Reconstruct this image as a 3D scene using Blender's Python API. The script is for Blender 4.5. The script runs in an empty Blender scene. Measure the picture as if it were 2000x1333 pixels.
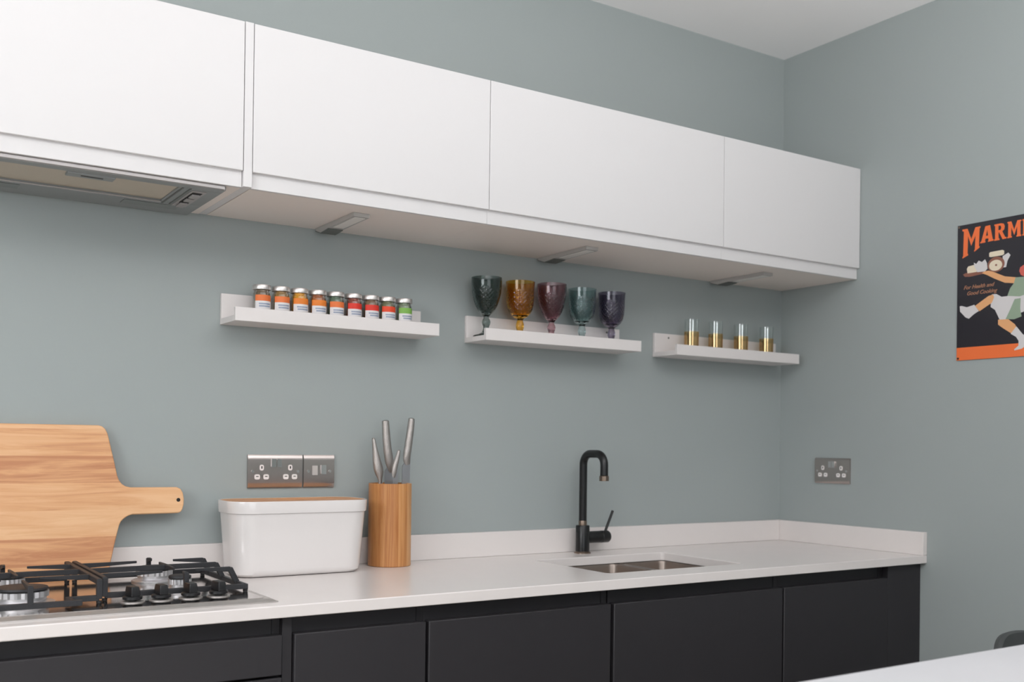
import bpy, bmesh, math, random
from mathutils import Vector, Matrix

random.seed(7)
SC = bpy.context.scene
COL = SC.collection

# ------------------------------------------------------------------ camera
CAM = (-2.83388, -2.57612, 1.24233)
YAW, PITCH, ROLL, FPX, SHY = -0.57939, 0.0045664, 0.0124123, 2019.184, 193.847
fwd = Vector((-math.sin(YAW) * math.cos(PITCH), math.cos(YAW) * math.cos(PITCH), math.sin(PITCH)))
rgt = fwd.cross(Vector((0, 0, 1))).normalized()
upv = rgt.cross(fwd)
r2 = rgt * math.cos(ROLL) + upv * math.sin(ROLL)
u2 = upv * math.cos(ROLL) - rgt * math.sin(ROLL)
cd = bpy.data.cameras.new('camera')
cam = bpy.data.objects.new('camera', cd)
COL.objects.link(cam)
cam.matrix_world = Matrix(((r2.x, u2.x, -fwd.x, CAM[0]), (r2.y, u2.y, -fwd.y, CAM[1]), (r2.z, u2.z, -fwd.z, CAM[2]), (0, 0, 0, 1)))
cd.sensor_fit = 'HORIZONTAL'
cd.sensor_width = 36.0
cd.lens = FPX * 36.0 / 2000.0
cd.shift_y = SHY / 2000.0
cd.clip_start = 0.02
cd.dof.use_dof = True
cd.dof.focus_distance = 2.4
cd.dof.aperture_fstop = 4.0
SC.camera = cam

# ------------------------------------------------------------------ world, lights, exposure
SC.view_settings.view_transform = 'Standard'
SC.view_settings.look = 'None'
SC.view_settings.gamma = 1.0
SC.view_settings.use_curve_mapping = False
SC.view_settings.exposure = 0.0
w = bpy.data.worlds.new('sky')
SC.world = w
w.use_nodes = True
w.node_tree.nodes['Background'].inputs[0].default_value = (0.62, 0.72, 0.85, 1)
w.node_tree.nodes['Background'].inputs[1].default_value = 1.0


def area(name, loc, target, sx, sy, power, col):
    l = bpy.data.lights.new(name, 'AREA')
    l.shape = 'RECTANGLE'
    l.size, l.size_y, l.energy, l.color = sx, sy, power, col
    o = bpy.data.objects.new(name, l)
    COL.objects.link(o)
    o.location = loc
    o.rotation_euler = (Vector(target) - Vector(loc)).to_track_quat('-Z', 'Y').to_euler()
    return o


ZC = 2.638          # ceiling height
RX0, RY0 = -4.4, -5.0   # far ends of the room, behind the camera
area('daylight_side_window', (RX0 + 0.06, -1.8, 1.9), (0, -1.8, 1.9), 1.4, 1.0, 28, (0.97, 0.985, 1.0))
area('daylight_rear_window', (-2.7, RY0 + 0.06, 1.45), (-2.7, 0, 1.45), 2.2, 1.7, 22, (0.97, 0.985, 1.0))

# ------------------------------------------------------------------ mesh helpers


class MB:
    """collects geometry in world coordinates, links it as one mesh object"""

    def __init__(s):
        s.v, s.f = [], []

    def add(s, vs, fs):
        b = len(s.v)
        s.v += [tuple(p) for p in vs]
        s.f += [tuple(i + b for i in f) for f in fs]
        return s

    def box(s, x0, x1, y0, y1, z0, z1):
        x0, x1 = min(x0, x1), max(x0, x1)
        y0, y1 = min(y0, y1), max(y0, y1)
        z0, z1 = min(z0, z1), max(z0, z1)
        return s.add([(x0, y0, z0), (x1, y0, z0), (x1, y1, z0), (x0, y1, z0), (x0, y0, z1), (x1, y0, z1), (x1, y1, z1), (x0, y1, z1)],
                     [(0, 3, 2, 1), (4, 5, 6, 7), (0, 1, 5, 4), (1, 2, 6, 5), (2, 3, 7, 6), (3, 0, 4, 7)])

    def prism(s, A, B):
        """two matching polygons (3-D points) joined into a solid"""
        n = len(A)
        fs = [tuple(reversed(range(n))), tuple(range(n, 2 * n))]
        fs += [(i, (i + 1) % n, n + (i + 1) % n, n + i) for i in range(n)]
        return s.add(list(A) + list(B), fs)

    def loft(s, rings, cap0=True, cap1=True):
        n = len(rings[0])
        vs = [p for r in rings for p in r]
        fs = []
        for k in range(len(rings) - 1):
            for i in range(n):
                j = (i + 1) % n
                fs.append((k * n + i, k * n + j, (k + 1) * n + j, (k + 1) * n + i))
        if cap0:
            fs.append(tuple(reversed(range(n))))
        if cap1:
            m = (len(rings) - 1) * n
            fs.append(tuple(range(m, m + n)))
        return s.add(vs, fs)

    def lathe(s, prof, c, n=40, axis='z', cap=True):
        rings = []
        for r, h in prof:
            r = max(r, 1e-5)
            ring = []
            for i in range(n):
                a = 2 * math.pi * i / n
                p, q = r * math.cos(a), r * math.sin(a)
                if axis == 'z':
                    ring.append((c[0] + p, c[1] + q, c[2] + h))
                elif axis == 'x':
                    ring.append((c[0] + h, c[1] + p, c[2] + q))
                else:
                    ring.append((c[0] + q, c[1] + h, c[2] + p))
            rings.append(ring)
        return s.loft(rings, cap, cap)

    def tube(s, path, rad, n=14, flat=None):
        """path of points; rad a number or a list of (ra, rb)"""
        P = [Vector(p) for p in path]
        rings = []
        up = None
        for i, p in enumerate(P):
            t = (P[min(i + 1, len(P) - 1)] - P[max(i - 1, 0)]).normalized()
            if up is None:
                up = Vector(flat) if flat else (Vector((0, 1, 0)) if abs(t.y) < 0.9 else Vector((1, 0, 0)))
            a = (up - t * up.dot(t)).normalized()
            b = t.cross(a)
            up = a
            ra, rb = rad[i] if isinstance(rad, list) else (rad, rad)
            rings.append([p + a * ra * math.cos(2 * math.pi * k / n) + b * rb * math.sin(2 * math.pi * k / n) for k in range(n)])
        return s.loft(rings)

    def build(s, name, mat, parent=None, bevel=0.0, smooth=True, origin=None, seg=2):
        me = bpy.data.meshes.new(name)
        if parent is not None:
            root = parent
            off = Vector((0, 0, 0))
            while root is not None:
                off += Vector(root.location)
                root = root.parent
            loc = Vector((0, 0, 0))
        else:
            xs = [p[0] for p in s.v]
            ys = [p[1] for p in s.v]
            zs = [p[2] for p in s.v]
            off = Vector(origin) if origin else Vector(((min(xs) + max(xs)) / 2, (min(ys) + max(ys)) / 2, min(zs)))
            loc = off
        me.from_pydata([Vector(p) - off for p in s.v], [], s.f)
        bm = bmesh.new()
        bm.from_mesh(me)
        bmesh.ops.recalc_face_normals(bm, faces=bm.faces)
        bm.to_mesh(me)
        bm.free()
        if smooth:
            me.polygons.foreach_set('use_smooth', [True] * len(me.polygons))
            me.set_sharp_from_angle(angle=math.radians(35))
        me.materials.append(mat)
        o = bpy.data.objects.new(name, me)
        COL.objects.link(o)
        o.location = loc
        if parent is not None:
            o.parent = parent
        if bevel:
            b = o.modifiers.new('edge', 'BEVEL')
            b.width, b.segments, b.limit_method, b.angle_limit = bevel, seg, 'ANGLE', math.radians(50)
            b.harden_normals = False
        return o


def bx(*a):
    return MB().box(*a)


def rrect(x0, x1, y0, y1, r, z, n=8):
    pts = []
    for cx, cy, a0 in ((x1 - r, y1 - r, 0), (x0 + r, y1 - r, 90), (x0 + r, y0 + r, 180), (x1 - r, y0 + r, 270)):
        for i in range(n + 1):
            a = math.radians(a0 + 90 * i / n)
            pts.append((cx + r * math.cos(a), cy + r * math.sin(a), z))
    return pts


def tag(o, label, cat, group=None, kind=None):
    o['label'] = label
    o['category'] = cat
    if group:
        o['group'] = group
    if kind:
        o['kind'] = kind
    return o


def thing(name, label, cat, loc, group=None):
    o = bpy.data.objects.new(name, None)
    o.empty_display_size = 0.05
    COL.objects.link(o)
    o.location = loc
    return tag(o, label, cat, group)


def struct(o):
    o['kind'] = 'structure'
    return o


# ------------------------------------------------------------------ materials
def lin(c):
    c /= 255.0
    return c / 12.92 if c <= 0.04045 else ((c + 0.055) / 1.055) ** 2.4


def rgb(r, g, b):
    return (lin(r), lin(g), lin(b), 1.0)


def mat(name, col, rough=0.5, metal=0.0, noise=0.0, nscale=8.0, bump=0.0, bscale=60.0, trans=0.0, ior=1.45, coat=0.0, spec=None, stretch=None, alpha=None, emit=None):
    m = bpy.data.materials.new(name)
    m.use_nodes = True
    nt = m.node_tree
    N, L = nt.nodes, nt.links
    p = N['Principled BSDF']
    p.inputs['Base Color'].default_value = col
    p.inputs['Roughness'].default_value = rough
    p.inputs['Metallic'].default_value = metal
    p.inputs['IOR'].default_value = ior
    p.inputs['Transmission Weight'].default_value = trans
    p.inputs['Coat Weight'].default_value = coat
    if spec is not None:
        p.inputs['Specular IOR Level'].default_value = spec
    if emit:
        p.inputs['Emission Color'].default_value = emit[0]
        p.inputs['Emission Strength'].default_value = emit[1]
    tc = N.new('ShaderNodeTexCoord')
    mp = N.new('ShaderNodeMapping')
    L.new(tc.outputs['Object'], mp.inputs[0])
    if stretch:
        mp.inputs['Scale'].default_value = stretch
    if noise:
        nz = N.new('ShaderNodeTexNoise')
        nz.inputs['Scale'].default_value = nscale
        nz.inputs['Detail'].default_value = 4
        L.new(mp.outputs[0], nz.inputs['Vector'])
        mr = N.new('ShaderNodeMapRange')
        mr.inputs[3].default_value = 1 - noise
        mr.inputs[4].default_value = 1 + noise
        L.new(nz.outputs[0], mr.inputs[0])
        mx = N.new('ShaderNodeMix')
        mx.data_type = 'RGBA'
        mx.blend_type = 'MULTIPLY'
        mx.inputs[0].default_value = 1
        mx.inputs[6].default_value = col
        L.new(mr.outputs[0], mx.inputs[7])
        L.new(mx.outputs[2], p.inputs['Base Color'])
    if bump:
        nz2 = N.new('ShaderNodeTexNoise')
        nz2.inputs['Scale'].default_value = bscale
        nz2.inputs['Detail'].default_value = 3
        L.new(mp.outputs[0], nz2.inputs['Vector'])
        b = N.new('ShaderNodeBump')
        b.inputs['Strength'].default_value = bump
        b.inputs['Distance'].default_value = 0.002
        L.new(nz2.outputs[0], b.inputs['Height'])
        L.new(b.outputs[0], p.inputs['Normal'])
    return m


def wood(name, dark, mid, light, along, across, stave, seed=0.0, rough=0.45):
    """timber: staves across one axis, grain stretched along another ('x' or 'z')"""
    m = bpy.data.materials.new(name)
    m.use_nodes = True
    nt = m.node_tree
    N, L = nt.nodes, nt.links
    p = N['Principled BSDF']
    p.inputs['Roughness'].default_value = rough
    tc = N.new('ShaderNodeTexCoord')
    sp = N.new('ShaderNodeSeparateXYZ')
    L.new(tc.outputs['Object'], sp.inputs[0])
    dv = N.new('ShaderNodeMath')
    dv.operation = 'DIVIDE'
    dv.inputs[1].default_value = stave
    ad = N.new('ShaderNodeMath')
    ad.operation = 'ADD'
    ad.inputs[1].default_value = seed
    fl = N.new('ShaderNodeMath')
    fl.operation = 'FLOOR'
    L.new(sp.outputs['XYZ'.index(across.upper())], dv.inputs[0])
    L.new(dv.outputs[0], ad.inputs[0])
    L.new(ad.outputs[0], fl.inputs[0])
    wn = N.new('ShaderNodeTexWhiteNoise')
    wn.noise_dimensions = '1D'
    L.new(fl.outputs[0], wn.inputs['W'])
    mp = N.new('ShaderNodeMapping')
    sc = {'x': (1.6, 14, 22), 'z': (30, 30, 1.3)}[along]
    mp.inputs['Scale'].default_value = sc
    L.new(tc.outputs['Object'], mp.inputs[0])
    off = N.new('ShaderNodeVectorMath')
    off.operation = 'ADD'
    cb = N.new('ShaderNodeCombineXYZ')
    sc2 = N.new('ShaderNodeMath')
    sc2.operation = 'MULTIPLY'
    sc2.inputs[1].default_value = 17.0
    L.new(wn.outputs[0], sc2.inputs[0])
    for i in range(3):
        L.new(sc2.outputs[0], cb.inputs[i])
    L.new(mp.outputs[0], off.inputs[0])
    L.new(cb.outputs[0], off.inputs[1])
    nz = N.new('ShaderNodeTexNoise')
    nz.inputs['Scale'].default_value = 2.2
    nz.inputs['Detail'].default_value = 7
    nz.inputs['Roughness'].default_value = 0.62
    nz.inputs['Distortion'].default_value = 0.9
    L.new(off.outputs[0], nz.inputs['Vector'])
    mixf = N.new('ShaderNodeMath')
    mixf.operation = 'MULTIPLY_ADD'
    mixf.inputs[1].default_value = 0.30
    L.new(wn.outputs[0], mixf.inputs[0])
    sb = N.new('ShaderNodeMath')
    sb.operation = 'MULTIPLY_ADD'
    sb.inputs[1].default_value = 1.0
    sb.inputs[2].default_value = -0.15
    L.new(nz.outputs[0], sb.inputs[0])
    L.new(sb.outputs[0], mixf.inputs[2])
    cr = N.new('ShaderNodeValToRGB')
    e = cr.color_ramp.elements
    e[0].position, e[0].color = 0.28, dark
    e[1].position, e[1].color = 0.72, light
    x = e.new(0.5)
    x.color = mid
    L.new(mixf.outputs[0], cr.inputs[0])
    L.new(cr.outputs[0], p.inputs['Base Color'])
    b = N.new('ShaderNodeBump')
    b.inputs['Strength'].default_value = 0.12
    b.inputs['Distance'].default_value = 0.001
    L.new(nz.outputs[0], b.inputs['Height'])
    L.new(b.outputs[0], p.inputs['Normal'])
    return m


def dimpled_steel(name):
    m = mat(name, rgb(178, 172, 168), rough=0.28, metal=1.0)
    nt = m.node_tree
    N, L = nt.nodes, nt.links
    tc = N.new('ShaderNodeTexCoord')
    vo = N.new('ShaderNodeTexVoronoi')
    vo.inputs['Scale'].default_value = 620
    L.new(tc.outputs['Object'], vo.inputs['Vector'])
    b = N.new('ShaderNodeBump')
    b.inputs['Strength'].default_value = 0.55
    b.inputs['Distance'].default_value = 0.0012
    L.new(vo.outputs['Distance'], b.inputs['Height'])
    L.new(b.outputs[0], N['Principled BSDF'].inputs['Normal'])
    return m


M = {}
M['wall'] = mat('sage_grey_wall_paint', rgb(160, 167, 166), rough=0.52, noise=0.02, nscale=2.5, bump=0.05, bscale=180)
M['ceiling'] = mat('white_ceiling_paint', rgb(244, 243, 243), rough=0.8, bump=0.03, bscale=120)
M['floor'] = wood('pale_oak_floor', rgb(188, 176, 164), rgb(208, 198, 187), rgb(222, 213, 203), 'x', 'y', 0.16)
M['white'] = mat('matt_white_cabinet', rgb(223, 220, 220), rough=0.42, noise=0.008, nscale=3)
M['white_under'] = mat('white_bounce_tint', rgb(242, 232, 225), rough=0.5)  # cabinet white with the warm bounced light on the undersides put into its colour
M['ledge'] = mat('white_painted_ledge', rgb(228, 222, 220), rough=0.45)
M['quartz'] = mat('white_quartz', rgb(227, 220, 217), rough=0.22, noise=0.02, nscale=14)
M['charcoal'] = mat('charcoal_cabinet', rgb(44, 42, 45), rough=0.55, noise=0.05, nscale=22)
M['charcoal_dark'] = mat('charcoal_rail', rgb(30, 29, 31), rough=0.55, noise=0.05, nscale=22)
M['black_gap'] = mat('black_shadow_gap', rgb(14, 14, 15), rough=0.7)
M['iron'] = mat('cast_iron', rgb(42, 42, 45), rough=0.5, bump=0.25, bscale=500)
M['knob'] = mat('black_plastic_knob', rgb(30, 30, 32), rough=0.35)
M['mirror_steel'] = mat('polished_steel', rgb(196, 190, 186), rough=0.09, metal=1.0, bump=0.02, bscale=40, stretch=(1, 30, 30))
M['rim_steel'] = mat('brushed_steel_rim', rgb(218, 212, 209), rough=0.48, metal=1.0, bump=0.05, bscale=80, stretch=(1, 30, 30))
M['alu'] = mat('cast_aluminium', rgb(226, 224, 226), rough=0.42, metal=1.0, bump=0.1, bscale=300)
M['hood'] = mat('grey_metallic_paint', rgb(154, 157, 157), rough=0.42, metal=0.3)
M['hood_light'] = mat('hood_trim_silver', rgb(178, 173, 172), rough=0.4, metal=0.4)
M['filter'] = mat('hood_filter_mesh', rgb(204, 194, 178), rough=0.5, metal=0.2, bump=0.6, bscale=900)
M['led_body'] = mat('silver_led_housing', rgb(186, 183, 180), rough=0.4, metal=0.25)
M['led_lens'] = mat('frosted_led_lens', rgb(232, 229, 224), rough=0.4)
M['lens'] = mat('hood_lamp_lens', rgb(124, 128, 126), rough=0.3)
M['grey_and_shade'] = mat('grey_metal_and_shade', rgb(108, 110, 106), rough=0.45, metal=0.3)  # small grey parts, and the shade painted on the wedge lights' rear slope
M['socket'] = mat('brushed_chrome_plate', rgb(190, 180, 176), rough=0.24, metal=1.0, bump=0.03, bscale=60, stretch=(1, 1, 40))
M['socket_white'] = mat('white_socket_insert', rgb(238, 232, 230), rough=0.35)
M['slot'] = mat('dark_socket_slot', rgb(30, 26, 24), rough=0.6)
M['chrome'] = mat('chrome', rgb(225, 222, 220), rough=0.12, metal=1.0)
M['black_tap'] = mat('satin_black_tap', rgb(20, 20, 21), rough=0.3)
M['bronze'] = mat('worn_bronze_nozzle', rgb(132, 116, 104), rough=0.32, metal=1.0)
M['sink'] = mat('brushed_sink_steel', rgb(150, 138, 130), rough=0.42, metal=1.0, bump=0.04, bscale=70, stretch=(1, 1, 25))
M['bin'] = mat('glossy_white_melamine', rgb(225, 220, 218), rough=0.12, coat=0.3)
M['board'] = wood('chopping_board_timber', rgb(192, 130, 88), rgb(220, 164, 116), rgb(232, 184, 138), 'x', 'z', 0.062, seed=0.35)
M['bamboo'] = wood('bamboo', rgb(170, 108, 58), rgb(196, 138, 84), rgb(212, 160, 108), 'z', 'x', 0.014, seed=0.2, rough=0.4)
M['lid_wood'] = wood('bamboo_lid', rgb(198, 134, 84), rgb(216, 156, 106), rgb(228, 176, 126), 'x', 'y', 0.03, seed=0.6)
M['dimpled'] = dimpled_steel('dimpled_steel_handle')
M['blade'] = mat('satin_blade_steel', rgb(176, 176, 180), rough=0.38, metal=1.0)


def thin_glass(name, tint, gloss_col, rough=0.03, base=0.05):
    """thin-walled glass: lets light straight through, mirrors more at grazing angles"""
    m = bpy.data.materials.new(name)
    m.use_nodes = True
    nt = m.node_tree
    N, L = nt.nodes, nt.links
    N.remove(N['Principled BSDF'])
    tr = N.new('ShaderNodeBsdfTransparent')
    tr.inputs[0].default_value = tint
    gl = N.new('ShaderNodeBsdfGlossy')
    gl.inputs['Color'].default_value = gloss_col
    gl.inputs['Roughness'].default_value = rough
    lw = N.new('ShaderNodeLayerWeight')
    lw.inputs[0].default_value = 0.25
    mr = N.new('ShaderNodeMapRange')
    mr.inputs[3].default_value = base
    mr.inputs[4].default_value = 0.55
    L.new(lw.outputs['Fresnel'], mr.inputs[0])
    mx = N.new('ShaderNodeMixShader')
    L.new(mr.outputs[0], mx.inputs[0])
    L.new(tr.outputs[0], mx.inputs[1])
    L.new(gl.outputs[0], mx.inputs[2])
    L.new(mx.outputs[0], N['Material Output'].inputs[0])
    return m


M['glass'] = thin_glass('clear_thin_glass', (0.96, 0.975, 0.97, 1), (1, 1, 1, 1))
M['jar_lid'] = mat('brushed_aluminium_lid', rgb(214, 208, 205), rough=0.36, metal=0.85)
M['label_white'] = mat('white_paper_label', rgb(232, 228, 228), rough=0.6)
M['label_print'] = mat('blue_grey_label_print', rgb(146, 160, 184), rough=0.6)
M['gold'] = thin_glass('gold_washed_glass', rgb(253, 243, 224), rgb(255, 226, 178), 0.08, 0.14)
M['sign_black'] = mat('enamelled_black_sign', rgb(40, 38, 44), rough=0.35, noise=0.08, nscale=20)
M['sign_orange'] = mat('sign_orange_print', rgb(238, 116, 62), rough=0.4)
M['sign_cream'] = mat('sign_cream_print', rgb(228, 214, 190), rough=0.4)
M['sign_skin'] = mat('sign_skin_tone_print', rgb(226, 168, 118), rough=0.4)
M['sign_green'] = mat('sign_sage_green_print', rgb(146, 164, 142), rough=0.4)
M['sign_white'] = mat('sign_white_print', rgb(212, 208, 208), rough=0.4)
M['sign_brown'] = mat('sign_brown_print', rgb(140, 92, 76), rough=0.4)
M['sign_peach'] = mat('sign_peach_script_print', rgb(176, 124, 96), rough=0.4)
M['sign_red'] = mat('sign_red_print', rgb(206, 98, 86), rough=0.4)
M['island_top'] = mat('island_white_stone', rgb(200, 199, 202), rough=0.3, noise=0.03, nscale=7)
M['chair'] = mat('dark_grey_moulded_chair', rgb(70, 72, 72), rough=0.4)
M['frame_white'] = mat('white_window_frame', rgb(238, 238, 238), rough=0.4)

# ------------------------------------------------------------------ the room
T = 0.12
struct(bx(RX0 - T, T, 0, T, 0, ZC).build('wall_back', M['wall'], smooth=False))
struct(bx(0, T, RY0 - T, 0, 0, ZC).build('wall_right', M['wall'], smooth=False))
WY0, WY1, WZ0, WZ1 = -2.5, -1.1, 1.4, 2.4       # window in the side wall
wl = MB()
wl.box(RX0 - T, RX0, RY0 - T, WY0, 0, ZC).box(RX0 - T, RX0, WY1, 0, 0, ZC)
wl.box(RX0 - T, RX0, WY0, WY1, 0, WZ0).box(RX0 - T, RX0, WY0, WY1, WZ1, ZC)
struct(wl.build('wall_left', M['wall'], smooth=False))
QX0, QX1, QZ0, QZ1 = -3.8, -1.6, 0.6, 2.3       # window in the wall behind the camera
wf = MB()
wf.box(RX0, QX0, RY0 - T, RY0, 0, ZC).box(QX1, 0, RY0 - T, RY0, 0, ZC)
wf.box(QX0, QX1, RY0 - T, RY0, 0, QZ0).box(QX0, QX1, RY0 - T, RY0, QZ1, ZC)
struct(wf.build('wall_front', M['wall'], smooth=False))
struct(bx(RX0 - T, T, RY0 - T, T, -0.1, 0).build('floor', M['floor'], smooth=False))
struct(bx(RX0 - T, T, RY0 - T, T, ZC, ZC + 0.1).build('ceiling', M['ceiling'], smooth=False))


def window(name, axis, a0, a1, z0, z1, at):
    def B(m, p0, p1, q0, q1, d0, d1):
        return m.box(d0, d1, p0, p1, q0, q1) if axis == 'y' else m.box(p0, p1, d0, d1, q0, q1)
    m = MB()
    e = 0.06
    d0, d1 = at - 0.09, at - 0.04
    B(m, a0, a1, z0, z0 + e, d0, d1)
    B(m, a0, a1, z1 - e, z1, d0, d1)
    B(m, a0, a0 + e, z0 + e, z1 - e, d0, d1)
    B(m, a1 - e, a1, z0 + e, z1 - e, d0, d1)
    mid = (a0 + a1) / 2
    B(m, mid - 0.03, mid + 0.03, z0 + e, z1 - e, d0, d1)
    fr = struct(m.build(name, M['frame_white'], smooth=False))
    for p0, p1 in ((a0 + e, mid - 0.03), (mid + 0.03, a1 - e)):
        g = MB()
        B(g, p0, p1, z0 + e, z1 - e, at - 0.068, at - 0.062)
        g.build('pane', M['glass'], fr, smooth=False)


window('window_1', 'y', WY0, WY1, WZ0, WZ1, RX0)
window('window_2', 'x', QX0, QX1, QZ0, QZ1, RY0)


def upfill(x, y, h, label, power):
    """an invented lamp, added to bounce fill light off the ceiling; it stands behind the camera"""
    t = thing('bounce_fill_lamp', label, 'lamp', (x, y, 0), 'uplighter lamps added for ceiling bounce')
    MB().lathe([(0.001, 0.0), (0.14, 0.0), (0.14, 0.012), (0.12, 0.02), (0.014, 0.026)], (x, y, 0), 40).build('lamp_base', M['frame_white'], t)
    MB().lathe([(0.011, 0.0265), (0.011, h - 0.0865)], (x, y, 0), 20).build('pole', M['frame_white'], t)
    MB().lathe([(0.02, h - 0.086), (0.10, h - 0.07), (0.175, h - 0.02), (0.19, h + 0.02), (0.187, h + 0.02), (0.171, h - 0.018), (0.098, h - 0.066), (0.02, h - 0.08)], (x, y, 0), 48, cap=False).build('lamp_shade', M['frame_white'], t)
    l = bpy.data.lights.new('bounce_fill_light', 'AREA')  # added fill, stands in for light bounced off the ceiling
    l.shape = 'DISK'
    l.size = 0.3
    l.energy = power
    l.color = (0.985, 0.985, 1.0)
    o = bpy.data.objects.new('bounce_fill_light', l)
    COL.objects.link(o)
    o.parent = t
    o.location = (0, 0, h - 0.005)
    o.rotation_euler = (math.pi, 0, 0)
    return t


upfill(-1.25, -2.62, 1.58, 'white uplighter lamp added for bounce fill, beyond the island', 44)
upfill(-2.95, -2.92, 1.60, 'white uplighter lamp added for bounce fill, left of the island', 50)

# ------------------------------------------------------------------ worktop
W = 0.916
WB = 0.891
D = 0.6015
SX0, SX1, SY0, SY1 = -1.172, -0.690, -0.495, -0.158     # sink cut-out
WX0 = -3.3
wt = thing('worktop', 'long white quartz worktop above the charcoal base cabinets', 'worktop', (-1.6, -0.3, WB))


def ring_slab(outer, hole, z0, z1):
    bm = bmesh.new()
    loops = []
    for z in (z0, z1):
        eds = []
        vv = []
        for pts in (outer, hole):
            vs = [bm.verts.new((p[0], p[1], z)) for p in pts]
            eds += [bm.edges.new((vs[i], vs[(i + 1) % len(vs)])) for i in range(len(vs))]
            vv.append(vs)
        bmesh.ops.triangle_fill(bm, edges=eds, use_beauty=True, use_dissolve=True)
        loops.append(vv)
    for k in range(2):
        a, b = loops[0][k], loops[1][k]
        for i in range(len(a)):
            j = (i + 1) % len(a)
            bm.faces.new((a[i], a[j], b[j], b[i]))
    bmesh.ops.recalc_face_normals(bm, faces=bm.faces)
    m = MB()
    bm.verts.index_update()
    m.add([v.co[:] for v in bm.verts], [[v.index for v in f.verts] for f in bm.faces])
    bm.free()
    return m


slab = ring_slab([(WX0, -D), (0, -D), (0, 0), (WX0, 0)], rrect(SX0, SX1, SY0, SY1, 0.012, 0, 4), WB, W)
slab.build('slab', M['quartz'], wt, bevel=0.002)
us = bx(WX0, -0.0002, -0.02, -0.0004, W + 0.0002, 0.9875).build('worktop_upstand', M['quartz'], bevel=0.0012)
tag(us, 'long low white quartz upstand along the back wall', 'upstand')
us = bx(-0.02, -0.0004, -D, -0.0204, W + 0.0002, 0.9875).build('worktop_upstand', M['quartz'], bevel=0.0012)
tag(us, 'short white quartz upstand on the side wall at the worktop end', 'upstand')

# sink: one and a half bowls under the cut-out
sk = thing('sink', 'undermounted steel one-and-a-half bowl sink set in the worktop', 'sink', ((SX0 + SX1) / 2, (SY0 + SY1) / 2, 0.72))


def bowl(x0, x1, y0, y1, depth, name):
    top = WB - 0.0015
    z = top - depth
    m = MB()
    R = [rrect(x0 - 0.012, x1 + 0.012, y0 - 0.012, y1 + 0.012, 0.03, top), rrect(x0, x1, y0, y1, 0.022, top), rrect(x0 + 0.002, x1 - 0.002, y0 + 0.002, y1 - 0.002, 0.022, top - 0.01),
         rrect(x0 + 0.006, x1 - 0.006, y0 + 0.006, y1 - 0.006, 0.024, z + 0.02), rrect(x0 + 0.012, x1 - 0.012, y0 + 0.012, y1 - 0.012, 0.022, z + 0.005),
         rrect(x0 + 0.026, x1 - 0.026, y0 + 0.026, y1 - 0.026, 0.02, z)]
    m.loft(R, cap0=False, cap1=True)
    Q = [rrect(x0 - 0.012, x1 + 0.012, y0 - 0.012, y1 + 0.012, 0.03, top - 0.0012), rrect(x0 - 0.003, x1 + 0.003, y0 - 0.003, y1 + 0.003, 0.024, top - 0.004),
         rrect(x0 + 0.002, x1 - 0.002, y0 + 0.002, y1 - 0.002, 0.024, z + 0.018), rrect(x0 + 0.02, x1 - 0.02, y0 + 0.02, y1 - 0.02, 0.02, z - 0.003)]
    m.loft(Q, cap0=False, cap1=True)
    b = m.build(name, M['sink'], sk)
    cx, cy = (x0 + x1) / 2, (y0 + y1) / 2
    MB().lathe([(0.035, z + 0.0005), (0.034, z + 0.003), (0.026, z + 0.003), (0.022, z + 0.001), (0.001, z + 0.001)], (cx, cy, 0), 28).build('drain', M['chrome'], b)


bowl(SX0 - 0.004, -0.880, SY0 - 0.004, SY1 + 0.004, 0.17, 'large_bowl')
bowl(-0.852, SX1 + 0.004, SY0 - 0.004, SY1 + 0.004, 0.12, 'small_bowl')

# ------------------------------------------------------------------ tap
FX, FY = -0.931, -0.066
tp = thing('kitchen_tap', 'matt black mixer tap with squared swan neck behind the sink', 'tap', (FX, FY, W))
MB().lathe([(0.0255, 0), (0.0255, 0.003), (0.022, 0.005), (0.0215, 0.006)], (FX, FY, W), 36).build('base_ring', M['bronze'], tp)
MB().lathe([(0.0212, 0.006), (0.0212, 0.083), (0.020, 0.085)], (FX, FY, W), 40).build('body', M['black_tap'], tp)
MB().lathe([(0.0125, 0.085), (0.0128, 0.097), (0.0122, 0.099)], (FX, FY, W), 32).build('collar', M['bronze'], tp)
path = [(FX, FY, W + 0.097), (FX, FY, 1.185)]
ZA, RB = 1.2185, 0.034
SPY = -0.168
for i in range(1, 9):
    a = math.radians(90 * i / 8)
    path.append((FX, FY - RB * (1 - math.cos(a)), ZA - RB + RB * math.sin(a)))
for i in range(0, 9):
    a = math.radians(90 * i / 8)
    path.append((FX, SPY + RB - RB * math.sin(a), ZA - RB + RB * math.cos(a)))
path.append((FX, SPY, 1.153))
MB().tube(path, 0.0119, 20, flat=(1, 0, 0)).build('swan_neck', M['black_tap'], tp)
MB().lathe([(0.0118, 1.155), (0.0142, 1.153), (0.0142, 1.139), (0.010, 1.1385), (0.009, 1.142), (0.001, 1.142)], (FX, SPY, 0), 28).build('nozzle', M['bronze'], tp)
hb = MB().lathe([(0.0182, 0.012), (0.0182, 0.066), (0.0174, 0.067), (0.0174, 0.069), (0.0185, 0.070), (0.0185, 0.095), (0.016, 0.099), (0.001, 0.0995)], (FX, FY, 0.9635), 36, 'x').build('handle_body', M['black_tap'], tp)
MB().tube([(FX + 0.086, FY, 0.975), (FX + 0.092, FY, 0.990), (FX + 0.116, FY, 1.042)], 0.0042, 12).build('lever', M['black_tap'], hb)

# ------------------------------------------------------------------ base cabinets
DY = -0.580          # door faces
DT = 0.853           # door tops


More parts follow.
